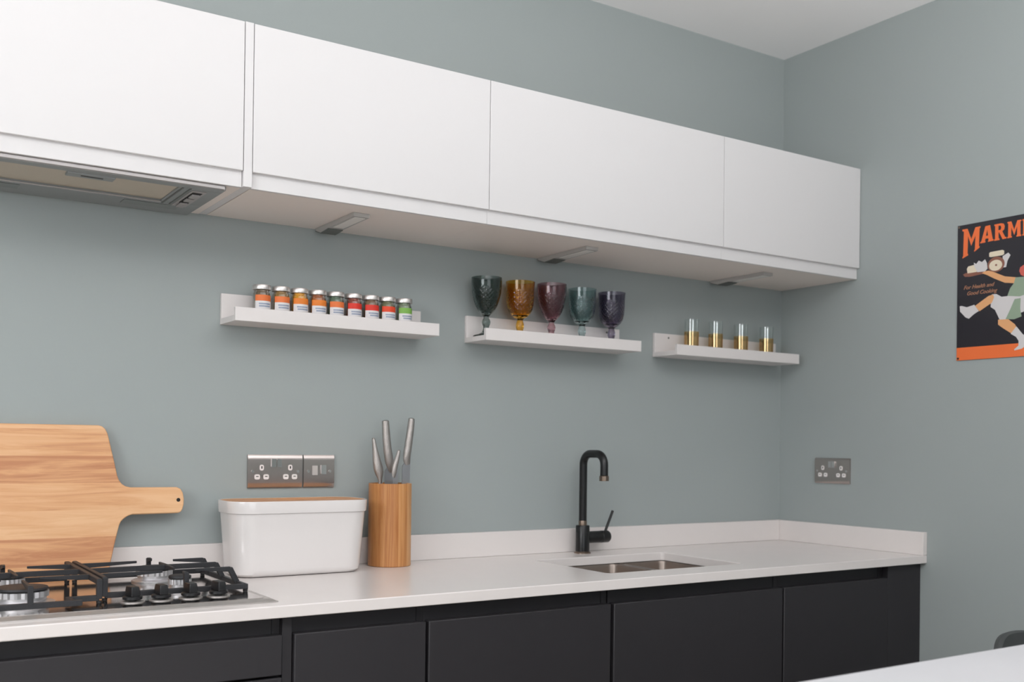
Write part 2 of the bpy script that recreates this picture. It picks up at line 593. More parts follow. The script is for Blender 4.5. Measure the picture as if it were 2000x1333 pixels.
def base_cabinet(x0, x1, label, fronts, group='charcoal base cabinets'):
    """x0..x1 outer carcass; fronts: list of (xa, xb, z0, z1, name)"""
    t = thing('base_cabinet', label, 'cabinet', ((x0 + x1) / 2, -0.29, 0.0), group)
    c = MB()
    c.box(x0, x0 + 0.016, -0.556, -0.03, 0.1, WB - 0.001).box(x1 - 0.016, x1, -0.556, -0.03, 0.1, WB - 0.001)
    c.box(x0 + 0.016, x1 - 0.016, -0.556, -0.03, 0.1, 0.118).box(x0 + 0.016, x1 - 0.016, -0.038, -0.03, 0.118, WB - 0.03)
    c.build('carcass', M['charcoal'], t, smooth=False)
    bx(x0 + 0.0165, x1 - 0.0165, -0.5545, -0.531, 0.812, WB - 0.0012).build('finger_rail', M['charcoal'], t, smooth=False)
    bx(x0, x1, -0.52, -0.505, 0.0, 0.1).build('plinth', M['charcoal_dark'], t, smooth=False)
    for xa, xb, z0, z1, nm in fronts:
        bx(xa, xb, DY, -0.5575, z0, z1).build(nm, M['charcoal'], t, bevel=0.0024)
    return t


base_cabinet(-2.690, -2.0728, 'wide charcoal drawer cabinet under the gas hob', [(-2.688, -2.0745, 0.772, DT, 'drawer_front'), (-2.688, -2.0745, 0.44, 0.767, 'drawer_front'), (-2.688, -2.0745, 0.12, 0.435, 'drawer_front')])
base_cabinet(-2.0512, -1.7425, 'narrow charcoal door cabinet next to the hob drawers', [(-2.0490, -1.7462, 0.12, DT, 'door')])
base_cabinet(-1.7420, -1.2272, 'charcoal door cabinet left of the sink unit', [(-1.7390, -1.2300, 0.12, DT, 'door')])
base_cabinet(-1.2225, -0.6165, 'wide charcoal door cabinet under the sink', [(-1.2195, -0.6195, 0.12, DT, 'door')])
base_cabinet(-0.6155, -0.1600, 'charcoal door cabinet right of the sink unit', [(-0.6125, -0.1605, 0.12, DT, 'door')])
fp = bx(-2.0722, -2.0517, -0.572, -0.03, 0.0, WB - 0.001).build('filler_strip', M['charcoal'], bevel=0.001)
tag(fp, 'slim charcoal filler strip between the hob drawers and narrow door', 'filler panel')
fp = bx(-0.1585, -0.0008, -0.579, -0.555, 0.0, WB - 0.001).build('corner_panel', M['charcoal'], bevel=0.001)
tag(fp, 'charcoal corner panel closing the base units against the side wall', 'filler panel')

# ------------------------------------------------------------------ wall cabinets
ZT, ZB, ZD = 2.172, 1.8065, 1.8415
UY = -0.3383


def wall_cabinet(x0, x1, label, gl=0.0006, gr=0.0006):
    t = thing('wall_cabinet', label, 'cabinet', ((x0 + x1) / 2, -0.16, ZB), 'white handleless wall cabinets')
    bx(x0, x1, -0.318, -0.001, ZB, ZT - 0.002).build('carcass', M['white_under'], t, smooth=False)
    bx(x0, x1, -0.3275, -0.3185, ZB, ZD + 0.016).build('finger_rail', M['white'], t, bevel=0.0008)
    bx(x0 + gl, x1 - gr, UY, -0.3195, ZD, ZT).build('door', M['white'], t, bevel=0.0012)
    return t


wall_cabinet(-2.700, -2.0874, 'white wall cabinet over the extractor hood')
wall_cabinet(-2.0664, -1.4476, 'white wall cabinet right beside the upright end panel')
wall_cabinet(-1.4472, -0.6238, 'widest white wall cabinet, above the coloured goblets')
wall_cabinet(-0.6234, -0.0012, 'white wall cabinet in the corner above the gold glasses')
ep = bx(-2.0864, -2.0672, -0.3375, -0.001, ZB + 0.0005, ZT + 0.001).build('end_panel', M['white'], bevel=0.0008)
tag(ep, 'upright white end panel between two wall cabinets', 'panel')

# extractor hood under the first cabinet
HX0, HX1, HY0, HY1, HZ = -2.690, -2.118, -0.314, -0.012, 1.7965
hd = thing('extractor_hood', 'grey built-in extractor hood under the left wall cabinet', 'extractor hood', ((HX0 + HX1) / 2, -0.16, HZ))
fm = MB()
FXA, FXB, FYA, FYB = -2.62, -2.212, -0.286, -0.131
fm.box(HX0, HX1, HY0, FYA, HZ, ZB - 0.0006).box(HX0, HX1, FYB, HY1, HZ, ZB - 0.0006)
fm.box(HX0, FXA, FYA, FYB, HZ, ZB - 0.0006).box(FXB, HX1, FYA, FYB, HZ, ZB - 0.0006)
fm.build('frame', M['hood'], hd, bevel=0.0015)
bx(HX0, HX1 - 0.004, HY0 - 0.0065, HY0 - 0.0005, HZ + 0.001, ZB - 0.001).build('front_trim', M['hood_light'], hd, bevel=0.001)
bx(FXA + 0.0005, FXB - 0.0005, FYA + 0.0005, FYB - 0.0005, HZ + 0.0035, ZB - 0.001).build('filter', M['filter'], hd, smooth=False)
bx(FXA, FXB, FYB - 0.004, FYB + 0.004, HZ - 0.003, HZ - 0.0002).build('filter_edge', M['hood_light'], hd, bevel=0.001)
hh = bx(-2.440, -2.345, FYA - 0.001, FYA + 0.030, HZ - 0.0025, HZ + 0.0032).build('filter_catch', M['hood'], hd, bevel=0.001)
bx(-2.412, -2.368, FYA + 0.010, FYA + 0.0145, HZ - 0.0032, HZ - 0.0026).build('slot', M['slot'], hh, smooth=False)
for xx in (-2.207, -2.190):
    bx(xx, xx + 0.004, -0.29, -0.115, HZ - 0.0012, HZ - 0.0002).build('groove', M['grey_and_shade'], hd, smooth=False)
sp_ = bx(-2.182, -2.148, -0.275, -0.105, HZ - 0.0014, HZ - 0.0002).build('switch_plate', M['hood_light'], hd, bevel=0.0005)
bx(-2.176, -2.155, -0.262, -0.150, HZ - 0.0022, HZ - 0.0015).build('switch_well', M['slot'], sp_, smooth=False)
for y0, y1 in ((-0.250, -0.218), (-0.205, -0.178), (-0.155, -0.115)):
    bx(-2.174, -2.157, y0, y1, HZ - 0.006, HZ - 0.0023).build('switch', M['hood_light'], sp_, bevel=0.001)
for x0, x1 in ((-2.287, -2.160), (-2.60, -2.505)):
    bx(x0, x1, -0.104, -0.062, HZ - 0.0012, HZ - 0.0002).build('lamp_lens', M['lens'], hd, bevel=0.0003)


# under-cabinet wedge lights
def wedge_light(xc, label):
    t = thing('under_cabinet_light', label, 'light', (xc, -0.14, ZB - 0.014), 'wedge lights under the wall cabinets')
    hw = 0.021
    prof = [(-0.252, ZB - 0.0005), (-0.252, ZB - 0.010), (-0.095, ZB - 0.0125), (-0.045, ZB - 0.0165), (-0.012, ZB - 0.006), (-0.012, ZB - 0.0005)]
    MB().prism([(xc - hw, y, z) for y, z in prof], [(xc + hw, y, z) for y, z in prof]).build('housing', M['led_body'], t, smooth=False)
    zz = lambda y: ZB - 0.010 - 0.0025 * (y + 0.252) / 0.157
    q = [(-0.243, zz(-0.243) - 0.0002), (-0.243, zz(-0.243) - 0.0012), (-0.112, zz(-0.112) - 0.0012), (-0.112, zz(-0.112) - 0.0002)]
    MB().prism([(xc - 0.014, y, z) for y, z in q], [(xc + 0.014, y, z) for y, z in q]).build('lens', M['led_lens'], t, smooth=False)
    q = [(-0.094, ZB - 0.0128), (-0.094, ZB - 0.0145), (-0.046, ZB - 0.0185), (-0.011, ZB - 0.008), (-0.011, ZB - 0.0062), (-0.0455, ZB - 0.0168)]
    MB().prism([(xc - hw, y, z) for y, z in q], [(xc + hw, y, z) for y, z in q]).build('rear_shade_face', M['grey_and_shade'], t, smooth=False)  # darker sheet: shade of the backward-sloping face put into the colour


wedge_light(-1.762, 'silver wedge light under the wall cabinet above the spice jars')
wedge_light(-1.050, 'silver wedge light under the wall cabinet above the goblets')
wedge_light(-0.340, 'silver wedge light under the corner wall cabinet')


# ------------------------------------------------------------------ picture ledges
LZ0, LZ1, LZT, LZB = 1.5355, 1.5500, 1.5690, 1.6135


def ledge(x0, x1, label, screws):
    t = thing('picture_ledge', label, 'shelf', ((x0 + x1) / 2, -0.06, LZ0), 'white picture ledges on the wall')
    bx(x0, x1, -0.012, -0.0006, LZ0, LZB).build('back_plate', M['ledge'], t, bevel=0.001)
    bx(x0, x1, -0.1075, -0.0124, LZ0, LZ1).build('shelf_board', M['ledge'], t, bevel=0.0008)
    bx(x0, x1, -0.1200, -0.1079, LZ0, LZT).build('front_lip', M['ledge'], t, bevel=0.001)
    for xs in screws:
        MB().lathe([(0.0032, -0.0128), (0.0032, -0.0121)], (xs, 0, 1.6005), 12, 'y').build('screw', M['grey_and_shade'], t)
    return t


ledge(-2.030, -1.4665, 'white picture ledge holding the spice jars', ())
ledge(-1.3175, -0.7530, 'white picture ledge holding the coloured goblets', (-0.805,))
ledge(-0.6050, -0.0400, 'white picture ledge holding the gold-based glasses', (-0.546,))

# ------------------------------------------------------------------ spice jars
JY = -0.061
jar_x = (-1.9442, -1.8939, -1.8443, -1.7944, -1.7450, -1.6944, -1.6445, -1.5955, -1.5452)
CONT = {'brown': (rgb(128, 108, 88), 0), 'olive': (rgb(166, 126, 66), 0), 'yellow': (rgb(236, 164, 34), 0), 'rust': (rgb(176, 96, 46), 0), 'green': (rgb(92, 118, 94), 0),
        'maroon': (rgb(150, 72, 56), 0), 'umber': (rgb(138, 104, 74), 0), 'moss': (rgb(124, 124, 86), 0), 'sage': (rgb(138, 150, 122), 0)}
for k, (a, b) in CONT.items():
    M['spice_' + k] = mat('spice_' + k, a, rough=0.85, noise=0.35, nscale=160, bump=0.5, bscale=400)
BAND = {'orange': rgb(236, 124, 66), 'amber': rgb(236, 134, 52), 'red': rgb(226, 58, 44), 'scarlet': rgb(232, 74, 40), 'green': rgb(132, 184, 84)}
for k, a in BAND.items():
    M['band_' + k] = mat('label_band_' + k, a, rough=0.55)
jars = [('brown', 'orange', 'orange-banded spice jar at the left end of the row'), ('olive', 'orange', 'second orange-banded spice jar, olive powder inside, next to the end jar'),
        ('yellow', 'amber', 'spice jar of bright yellow powder'), ('rust', 'amber', 'orange-banded spice jar of rust-red powder right of the yellow one'),
        ('green', 'orange', 'orange-banded spice jar of dark green herbs in mid row'), ('maroon', 'red', 'leftmost of the red-banded spice jars, maroon powder inside'),
        ('umber', 'red', 'middle one of the three red-banded spice jars'), ('moss', 'scarlet', 'rightmost of the red-banded spice jars, beside the green-banded jar'),
        ('sage', 'green', 'green-banded spice jar at the right end of the row')]


def arc_shell(c, r0, r1, z0, z1, a0, a1, n=20):
    m = MB()
    rings = []
    for i in range(n + 1):
        a = math.radians(a0 + (a1 - a0) * i / n)
        ca, sa = math.cos(a), math.sin(a)
        rings.append([(c[0] + r0 * ca, c[1] + r0 * sa, z0), (c[0] + r1 * ca, c[1] + r1 * sa, z0), (c[0] + r1 * ca, c[1] + r1 * sa, z1), (c[0] + r0 * ca, c[1] + r0 * sa, z1)])
    return m.loft(rings)


rj = random.Random(3)
for x, (cont, band, label) in zip(jar_x, jars):
    z = LZ1 + 0.0004
    t = thing('spice_jar', label, 'jar', (x, JY, z), 'spice jars on the ledge')
    c = (x, JY, z)
    R = 0.0218
    MB().lathe([(0.001, 0.0), (R - 0.002, 0.0), (R, 0.002), (R, 0.064), (R - 0.002, 0.0685), (0.0190, 0.070), (0.0190, 0.0795), (0.0176, 0.0795), (0.0176, 0.0695),
                (R - 0.0030, 0.066), (R - 0.0013, 0.063), (R - 0.0013, 0.0035), (R - 0.003, 0.0022), (0.001, 0.0022)], c, 36, cap=False).build('glass', M['glass'], t)
    MB().lathe([(0.001, 0.0026), (R - 0.0034, 0.0026), (R - 0.0017, 0.004), (R - 0.0017, 0.0625), (R - 0.0034, 0.0655), (0.0172, 0.0680), (0.0172, 0.0722), (0.001, 0.0725)], c, 30).build('contents', M['spice_' + cont], t)
    MB().lathe([(0.0194, 0.0728), (0.0228, 0.0728), (0.0230, 0.0740), (0.0228, 0.0830), (0.0222, 0.0844), (0.0208, 0.0846), (0.0202, 0.0840), (0.001, 0.0840)], c, 40).build('lid', M['jar_lid'], t)
    a0, a1 = -90 - 62, -90 + 74
    lb = arc_shell(c, R + 0.0002, R + 0.0005, z + 0.006, z + 0.0435, a0, a1).build('label', M['label_white'], t)
    arc_shell(c, R + 0.0002, R + 0.0005, z + 0.0436, z + 0.0585, a0, a1).build('label_band', M['band_' + band], t)
    pr = MB()
    for row, zz in enumerate((0.0345, 0.0285)):
        a = a0 + 26 + rj.uniform(0, 10) * row
        while a < a1 - 32:
            wd = rj.uniform(3.5, 6.0)
            sub = arc_shell(c, R + 0.0006, R + 0.0008, z + zz, z + zz + 0.0036, a, a + wd, 1)
            pr.add(sub.v, sub.f)
            a += wd + 1.2
    pr.build('label_print', M['label_print'], lb, smooth=False)

# ------------------------------------------------------------------ goblets
GA = [(0.001, 0.0), (0.0365, 0.0), (0.0378, 0.0018), (0.036, 0.004), (0.022, 0.008), (0.012, 0.014), (0.0092, 0.022), (0.0085, 0.030), (0.0105, 0.034), (0.0124, 0.040), (0.0124, 0.044), (0.0100, 0.050),
      (0.0080, 0.054), (0.0085, 0.059), (0.015, 0.066), (0.023, 0.075), (0.0305, 0.089), (0.0365, 0.105), (0.0410, 0.124), (0.0436, 0.144), (0.0445, 0.160), (0.0440, 0.171),
      (0.0425, 0.1715), (0.0418, 0.160), (0.0410, 0.144), (0.0384, 0.125), (0.0338, 0.106), (0.028, 0.091), (0.0205, 0.078), (0.012, 0.070), (0.001, 0.067)]
GB = [(0.001, 0.0), (0.0345, 0.0), (0.0358, 0.0018), (0.034, 0.004), (0.021, 0.008), (0.012, 0.014), (0.0095, 0.021), (0.0098, 0.029), (0.0118, 0.034), (0.0118, 0.045), (0.0098, 0.051),
      (0.0088, 0.055), (0.011, 0.060), (0.020, 0.065), (0.0285, 0.073), (0.0345, 0.084), (0.0385, 0.100), (0.0402, 0.120), (0.0408, 0.142), (0.0420, 0.158), (0.0430, 0.168),
      (0.0414, 0.1685), (0.0402, 0.158), (0.0390, 0.142), (0.0383, 0.120), (0.0362, 0.101), (0.0318, 0.087), (0.026, 0.077), (0.0185, 0.0705), (0.001, 0.067)]
gob = [(-1.2815, GA, rgb(138, 154, 150), 'smoky grey-green embossed glass goblet at the left end of the ledge', 0.988), (-1.1658, GB, rgb(246, 192, 78), 'amber embossed glass goblet', 1.0), (-1.0531, GA, rgb(206, 166, 174), 'dusky plum-pink embossed glass goblet between amber and teal ones', 1.005),
       (-0.9394, GB, rgb(196, 218, 218), 'pale teal embossed glass goblet', 1.0), (-0.8251, GB, rgb(160, 151, 172), 'dark purple embossed glass goblet at the right end of the ledge', 0.99)]


def goblet_mesh(prof, sc, c, n=160):
    """lathe whose bowl carries a raised diamond lattice on its outside"""
    P = []
    for (r0, h0), (r1, h1) in zip(prof, prof[1:]):
        m = max(1, int(abs(h1 - h0) / 0.0021)) if (h0 > 0.06 and h1 > 0.06 and h1 > h0) else 1
        P += [(r0 + (r1 - r0) * i / m, h0 + (h1 - h0) * i / m, h1 > h0) for i in range(m)]
    P.append(prof[-1] + (False,))
    rings = []
    for r, h, outer in P:
        f = 0.5 + sc / 2
        u = (h - 0.068) / 0.078
        amp = 0.0010 * min(1, max(0, 6 * u)) * min(1, max(0, 6 * (1 - u))) if outer and 0 < u < 1 else 0
        ring = []
        for i in range(n):
            a = 2 * math.pi * i / n
            w1 = math.cos(20 * a) * math.cos(h * 500)
            q = r * f + amp * w1
            ring.append((c[0] + q * math.cos(a), c[1] + q * math.sin(a), c[2] + h * sc))
        rings.append(ring)
    return MB().loft(rings, False, False)


for x, prof, col, label, sc in gob:
    m = mat('embossed_glass_' + label.split()[0], col, rough=0.03, trans=1.0, ior=1.45)
    o = goblet_mesh(prof, sc, (x, -0.061, LZ1 + 0.0004)).build('goblet', m)
    tag(o, label, 'goblet', 'coloured goblets on the ledge')

# ------------------------------------------------------------------ gold-based glasses
shots = [(-0.4891, 'gold-based clear tumbler at the left end of its ledge'), (-0.3808, 'second gold-based tumbler from the left'), (-0.2625, 'third gold-based tumbler from the left'), (-0.1397, 'gold-based clear tumbler nearest the corner')]
for x, label in shots:
    t = thing('shot_glass', label, 'glass', (x, -0.060, LZ1 + 0.0004), 'gold-based glasses on the ledge')
    c = (x, -0.060, LZ1 + 0.0004)
    MB().lathe([(0.001, 0.0), (0.0205, 0.0), (0.0222, 0.002), (0.0240, 0.1105), (0.0228, 0.1108), (0.0209, 0.010), (0.019, 0.0085), (0.001, 0.0085)], c, 40, cap=False).build('glass', M['glass'], t)
    MB().lathe([(0.0001 + 0.0223, 0.004), (0.0229, 0.004), (0.0240, 0.070), (0.0236, 0.070), (0.0001 + 0.0223, 0.004)], c, 40, cap=False).build('gold_band', M['gold'], t)

# ------------------------------------------------------------------ sockets
def plate_back(x0, wd, z0, label, name, double=True, wall='back'):
    """a switch plate; local s runs right along the wall, n out of the wall"""
    base = (x0 + wd / 2, 0, z0) if wall == 'back' else (0, x0 - wd / 2, z0)
    t = thing(name, label, 'socket' if double else 'switch', base)

    def P(s0, s1, h0, h1, n0, n1):
        if wall == 'back':
            return MB().box(x0 + s0, x0 + s1, -n1, -n0, z0 + h0, z0 + h1)
        return MB().box(-n1, -n0, x0 - s1, x0 - s0, z0 + h0, z0 + h1)

    def ring(s, h, rs, rh, n0, n1, corner, mt, nm, par):
        pts = rrect(-rs, rs, -rh, rh, corner, 0, 4)
        if wall == 'back':
            A = [(x0 + s + p[0], -n0, z0 + h + p[1]) for p in pts]
            B = [(x0 + s + p[0], -n1, z0 + h + p[1]) for p in pts]
        else:
            A = [(-n0, x0 - s - p[0], z0 + h + p[1]) for p in pts]
            B = [(-n1, x0 - s - p[0], z0 + h + p[1]) for p in pts]
        return MB().prism(A, B).build(nm, mt, par)
    # plate with softly domed top and bottom edges
    prof = [(0.0006, 0.0), (0.0045, 0.0), (0.0072, 0.005), (0.0082, 0.014), (0.0084, 0.043), (0.0082, 0.072), (0.0072, 0.081), (0.0045, 0.086), (0.0006, 0.086)]
    if wall == 'back':
        A = [(x0, -n, z0 + h) for n, h in prof]
        B = [(x0 + wd, -n, z0 + h) for n, h in prof]
    else:
        A = [(-n, x0, z0 + h) for n, h in prof]
        B = [(-n, x0 - wd, z0 + h) for n, h in prof]
    MB().prism(A, B).build('face_plate', M['socket'], t)
    F = 0.0086
    if double:
        for sc in (0.036, 0.1125):
            a = ring(sc, 0.0525, 0.0055, 0.0075, F, F + 0.0012, 0.0045, M['socket_white'], 'earth_insert', t)
            ring(sc, 0.0530, 0.0016, 0.0035, F + 0.0013, F + 0.0016, 0.0012, M['slot'], 'slot', a)
            for ds in (-0.0118, 0.0118):
                a = ring(sc + ds, 0.0288, 0.0072, 0.0066, F, F + 0.0012, 0.0042, M['socket_white'], 'pin_insert', t)
                ring(sc + ds, 0.0300, 0.0034, 0.0012, F + 0.0013, F + 0.0016, 0.0008, M['grey_and_shade'], 'slot', a)
        for k, sc in enumerate((0.0675, 0.0815)):
            ring(sc, 0.0645, 0.0062, 0.0105, F, F + 0.0042 + 0.001 * k, 0.001, M['chrome'], 'rocker', t)
        scr = (0.0125, wd - 0.0125)
    else:
        ring(0.0545, 0.0470, 0.0070, 0.0120, F, F + 0.004, 0.001, M['chrome'], 'rocker', t)
        ring(0.0310, 0.0450, 0.0075, 0.0125, F, F + 0.0006, 0.001, M['rim_steel'], 'fuse_holder', t)
        scr = (0.0125, wd - 0.0125)
    for s in scr:
        ring(s, 0.0425, 0.0038, 0.0038, F - 0.0002, F + 0.0011, 0.0037, M['chrome'], 'screw', t)
    return t


plate_back(-1.9552, 0.146, 1.1236, 'chrome double power socket on the wall above the bread bin', 'double_socket')
plate_back(-1.8052, 0.086, 1.1236, 'chrome single fused switch beside the double socket', 'fused_switch', double=False)
plate_back(-0.1651, 0.146, 1.1249, 'small chrome double socket on the side wall', 'double_socket', wall='right')

# ------------------------------------------------------------------ sign on the side wall
S0, ZS, SW, SH = -0.6965, 1.9207, 0.300, 0.4075
sg = thing('metal_sign', 'black and orange enamel advertising sign on the side wall', 'sign', (0, S0 - SW / 2, ZS - SH))
SN = [0]


def flat(pts, mt, name, par=None, lift=None):
    """print on the sign: pts are (right, down) from its top left corner"""
    SN[0] += 1
    n0 = 0.0031
    n1 = n0 + (lift if lift else 0.00002 * SN[0])
    A = [(-n0, S0 - s, ZS - t_) for s, t_ in pts]
    B = [(-n1, S0 - s, ZS - t_) for s, t_ in pts]
    return MB().prism(A, B).build(name, mt, par or sg, smooth=False)


def blob(cx, cy, rx, ry, n=24):
    return [(cx + rx * math.cos(2 * math.pi * i / n), cy + ry * math.sin(2 * math.pi * i / n)) for i in range(n)]


bx(-0.003, -0.0004, S0 - SW, S0, ZS - SH, ZS).build('sign_plate', M['sign_black'], sg, bevel=0.0006)
flat([(0.0005, 0.3690), (SW - 0.0005, 0.3690), (SW - 0.0005, SH - 0.0005), (0.0005, SH - 0.0005)], M['sign_orange'], 'orange_band')


def letter(polys):
    pid = None
    for poly in polys:
        o = flat(poly, M['sign_orange'], 'letter')
    return o


def bot(s):      # the lettering hangs lowest at its left end
    u = min(max((s - 0.016) / 0.06, 0), 1)
    return 0.099 - 0.038 * u ** 0.8


# M
flat([(0.0155, 0.013), (0.0325, 0.013), (0.0452, 0.046), (0.0580, 0.013), (0.0745, 0.0125), (0.0745, 0.017), (0.0718, 0.018), (0.0700, 0.071), (0.0725, 0.072), (0.0720, 0.0755), (0.0545, 0.0860), (0.0548, 0.0815), (0.0568, 0.0800), (0.0585, 0.038),
      (0.0450, 0.0665), (0.0345, 0.036), (0.0332, 0.088), (0.0352, 0.0885), (0.0350, 0.0935), (0.0165, 0.1005), (0.0168, 0.0955), (0.0188, 0.0945), (0.0205, 0.020), (0.0157, 0.018)], M['sign_orange'], 'letter')
# A (with counter cut as a notch from below the bar)
flat([(0.0735, 0.0640), (0.0740, 0.0600), (0.0772, 0.0590), (0.0900, 0.0155), (0.1050, 0.0145), (0.1135, 0.0570), (0.1160, 0.0580), (0.1160, 0.0620), (0.0985, 0.0630), (0.0985, 0.0595), (0.1005, 0.0585), (0.0993, 0.0525),
      (0.0908, 0.0525), (0.0890, 0.0590), (0.0905, 0.0595), (0.0905, 0.0635)], M['sign_orange'], 'letter')
flat([(0.0962, 0.0275), (0.0985, 0.0440), (0.0925, 0.0440)], M['sign_black'], 'letter_counter', lift=0.0006)
# R
flat([(0.1180, 0.0155), (0.1390, 0.0150), (0.1475, 0.0175), (0.1505, 0.0250), (0.1490, 0.0345), (0.1430, 0.0390), (0.1520, 0.0570), (0.1560, 0.0575), (0.1560, 0.0620), (0.1440, 0.0625), (0.1335, 0.0410), (0.1315, 0.0410), (0.1318, 0.0580), (0.1345, 0.0585), (0.1345, 0.0630), (0.1180, 0.0635),
      (0.1180, 0.0590), (0.1208, 0.0585), (0.1208, 0.0200), (0.1180, 0.0195)], M['sign_orange'], 'letter')
flat([(0.1315, 0.0215), (0.1375, 0.0215), (0.1398, 0.0270), (0.1375, 0.0340), (0.1315, 0.0340)], M['sign_black'], 'letter_counter', lift=0.0006)
# M
flat([(0.1585, 0.0150), (0.1705, 0.0150), (0.1795, 0.0400), (0.1885, 0.0150), (0.2005, 0.0150), (0.2005, 0.0190), (0.1980, 0.0195), (0.1985, 0.0575), (0.2008, 0.0580), (0.2008, 0.0620), (0.1860, 0.0620), (0.1860, 0.0580), (0.1883, 0.0575), (0.1880, 0.0330),
      (0.1795, 0.0560), (0.1708, 0.0330), (0.1703, 0.0575), (0.1725, 0.0580), (0.1725, 0.0620), (0.1585, 0.0625), (0.1585, 0.0585), (0.1608, 0.0580), (0.1612, 0.0195), (0.1585, 0.0190)], M['sign_orange'], 'letter')
# I T E
flat([(0.2040, 0.0150), (0.2185, 0.0150), (0.2185, 0.0190), (0.2165, 0.0195), (0.2165, 0.0575), (0.2185, 0.0580), (0.2185, 0.0620), (0.2040, 0.0620), (0.2040, 0.0580), (0.2060, 0.0575), (0.2060, 0.0195), (0.2040, 0.0190)], M['sign_orange'], 'letter')
flat([(0.2210, 0.0150), (0.2520, 0.0150), (0.2520, 0.0270), (0.2485, 0.0270), (0.2470, 0.0205), (0.2415, 0.0205), (0.2415, 0.0640), (0.2440, 0.0650), (0.2440, 0.0690), (0.2290, 0.0680), (0.2290, 0.0640), (0.2315, 0.0635), (0.2315, 0.0205), (0.2260, 0.0205), (0.2245, 0.0270), (0.2210, 0.0270)], M['sign_orange'], 'letter')
flat([(0.2550, 0.0150), (0.2850, 0.0150), (0.2850, 0.0260), (0.2815, 0.0260), (0.2795, 0.0205), (0.2685, 0.0205), (0.2685, 0.0400), (0.2780, 0.0400), (0.2780, 0.0460), (0.2685, 0.0460), (0.2685, 0.0800), (0.2800, 0.0840), (0.2825, 0.0790), (0.2855, 0.0800), (0.2850, 0.0960), (0.2550, 0.0850), (0.2550, 0.0800), (0.2580, 0.0795), (0.2580, 0.0195), (0.2550, 0.0190)], M['sign_orange'], 'letter')
# tray with its load
flat([(0.0190, 0.1490), (0.0300, 0.1455), (0.0930, 0.1475), (0.0930, 0.1545), (0.0420, 0.1585), (0.0250, 0.1565)], M['sign_brown'], 'tray_print')
flat([(0.0315, 0.1340), (0.0360, 0.1270), (0.0540, 0.1250), (0.0620, 0.1300), (0.0640, 0.1470), (0.0340, 0.1475)], M['sign_cream'], 'loaf_print')
flat([(0.0540, 0.1180), (0.0620, 0.1230), (0.0700, 0.1140), (0.0800, 0.1200), (0.0900, 0.1130), (0.0960, 0.1250), (0.0980, 0.1420), (0.0900, 0.1490), (0.0660, 0.1480), (0.0560, 0.1300)], M['sign_white'], 'napkin_print')
flat([(0.1450, 0.1120), (0.1620, 0.1040), (0.1690, 0.1120), (0.1600, 0.1270), (0.1560, 0.1450), (0.1460, 0.1450)], M['sign_white'], 'napkin_print')
flat(blob(0.1250, 0.1330, 0.0265, 0.0225), M['sign_brown'], 'pot_print')
flat(blob(0.1235, 0.1355, 0.0205, 0.0160), M['sign_cream'], 'pot_label_print')
flat(blob(0.1250, 0.1350, 0.0035, 0.0030, 12), M['sign_brown'], 'pot_mark_print')
flat([(0.1030, 0.0975), (0.1060, 0.0945), (0.1440, 0.0935), (0.1495, 0.0965), (0.1495, 0.1065), (0.1440, 0.1090), (0.1080, 0.1095), (0.1030, 0.1075)], M['sign_cream'], 'pot_lid_print')
# the running waitress: plain flat shapes
flat([(0.0800, 0.1530), (0.0880, 0.1490), (0.1010, 0.1480), (0.1150, 0.1530), (0.1520, 0.1715), (0.1880, 0.1790), (0.1860, 0.1960), (0.1520, 0.1900), (0.1200, 0.1740), (0.0960, 0.1600)], M['sign_skin'], 'arm_print')
flat([(0.1960, 0.1620), (0.1985, 0.1520), (0.2100, 0.1455), (0.2230, 0.1500), (0.2290, 0.1620), (0.2260, 0.1740), (0.2120, 0.1800), (0.2010, 0.1740)], M['sign_red'], 'hair_print')
flat([(0.1850, 0.1790), (0.2080, 0.1800), (0.2300, 0.1830), (0.2400, 0.2050), (0.2280, 0.2330), (0.1980, 0.2360), (0.1600, 0.2310), (0.1690, 0.2080), (0.1800, 0.1950)], M['sign_green'], 'blouse_print')
flat([(0.2280, 0.1870), (0.2500, 0.2080), (0.2400, 0.2350), (0.2180, 0.2420), (0.2150, 0.2330), (0.2300, 0.2220), (0.2270, 0.2050)], M['sign_skin'], 'arm_print')
flat([(0.1130, 0.2190), (0.1270, 0.2200), (0.1430, 0.2300), (0.1640, 0.2300), (0.1980, 0.2350), (0.2200, 0.2300), (0.2300, 0.2600), (0.2100, 0.2800), (0.1900, 0.2850), (0.1600, 0.2965), (0.1380, 0.2970), (0.1230, 0.2660), (0.1090, 0.2560)], M['sign_white'], 'skirt_print')
flat([(0.1830, 0.2410), (0.2010, 0.2400), (0.2000, 0.2700), (0.2040, 0.2930), (0.1820, 0.2990), (0.1560, 0.2960), (0.1700, 0.2690)], M['sign_green'], 'apron_print')
flat([(0.0590, 0.2480), (0.0760, 0.2380), (0.1020, 0.2230), (0.1170, 0.2200), (0.1200, 0.2290), (0.1130, 0.2440), (0.0960, 0.2530), (0.0740, 0.2650)], M['sign_skin'], 'leg_print')
flat([(0.0095, 0.2440), (0.0150, 0.2430), (0.0330, 0.2490), (0.0570, 0.2440), (0.0720, 0.2640), (0.0560, 0.2720), (0.0400, 0.2840), (0.0290, 0.2790), (0.0110, 0.2600)], M['sign_white'], 'shoe_print')
flat([(0.1330, 0.2955), (0.1640, 0.2970), (0.1850, 0.3140), (0.1890, 0.3230), (0.1740, 0.3390), (0.1500, 0.3230), (0.1330, 0.3100)], M['sign_skin'], 'leg_print')
flat([(0.1890, 0.3200), (0.2080, 0.3440), (0.2260, 0.3560), (0.2220, 0.3750), (0.2060, 0.3850), (0.1840, 0.3890), (0.1830, 0.3855), (0.1960, 0.3760), (0.1960, 0.3620), (0.1880, 0.3500), (0.1720, 0.3400)], M['sign_white'], 'shoe_print')


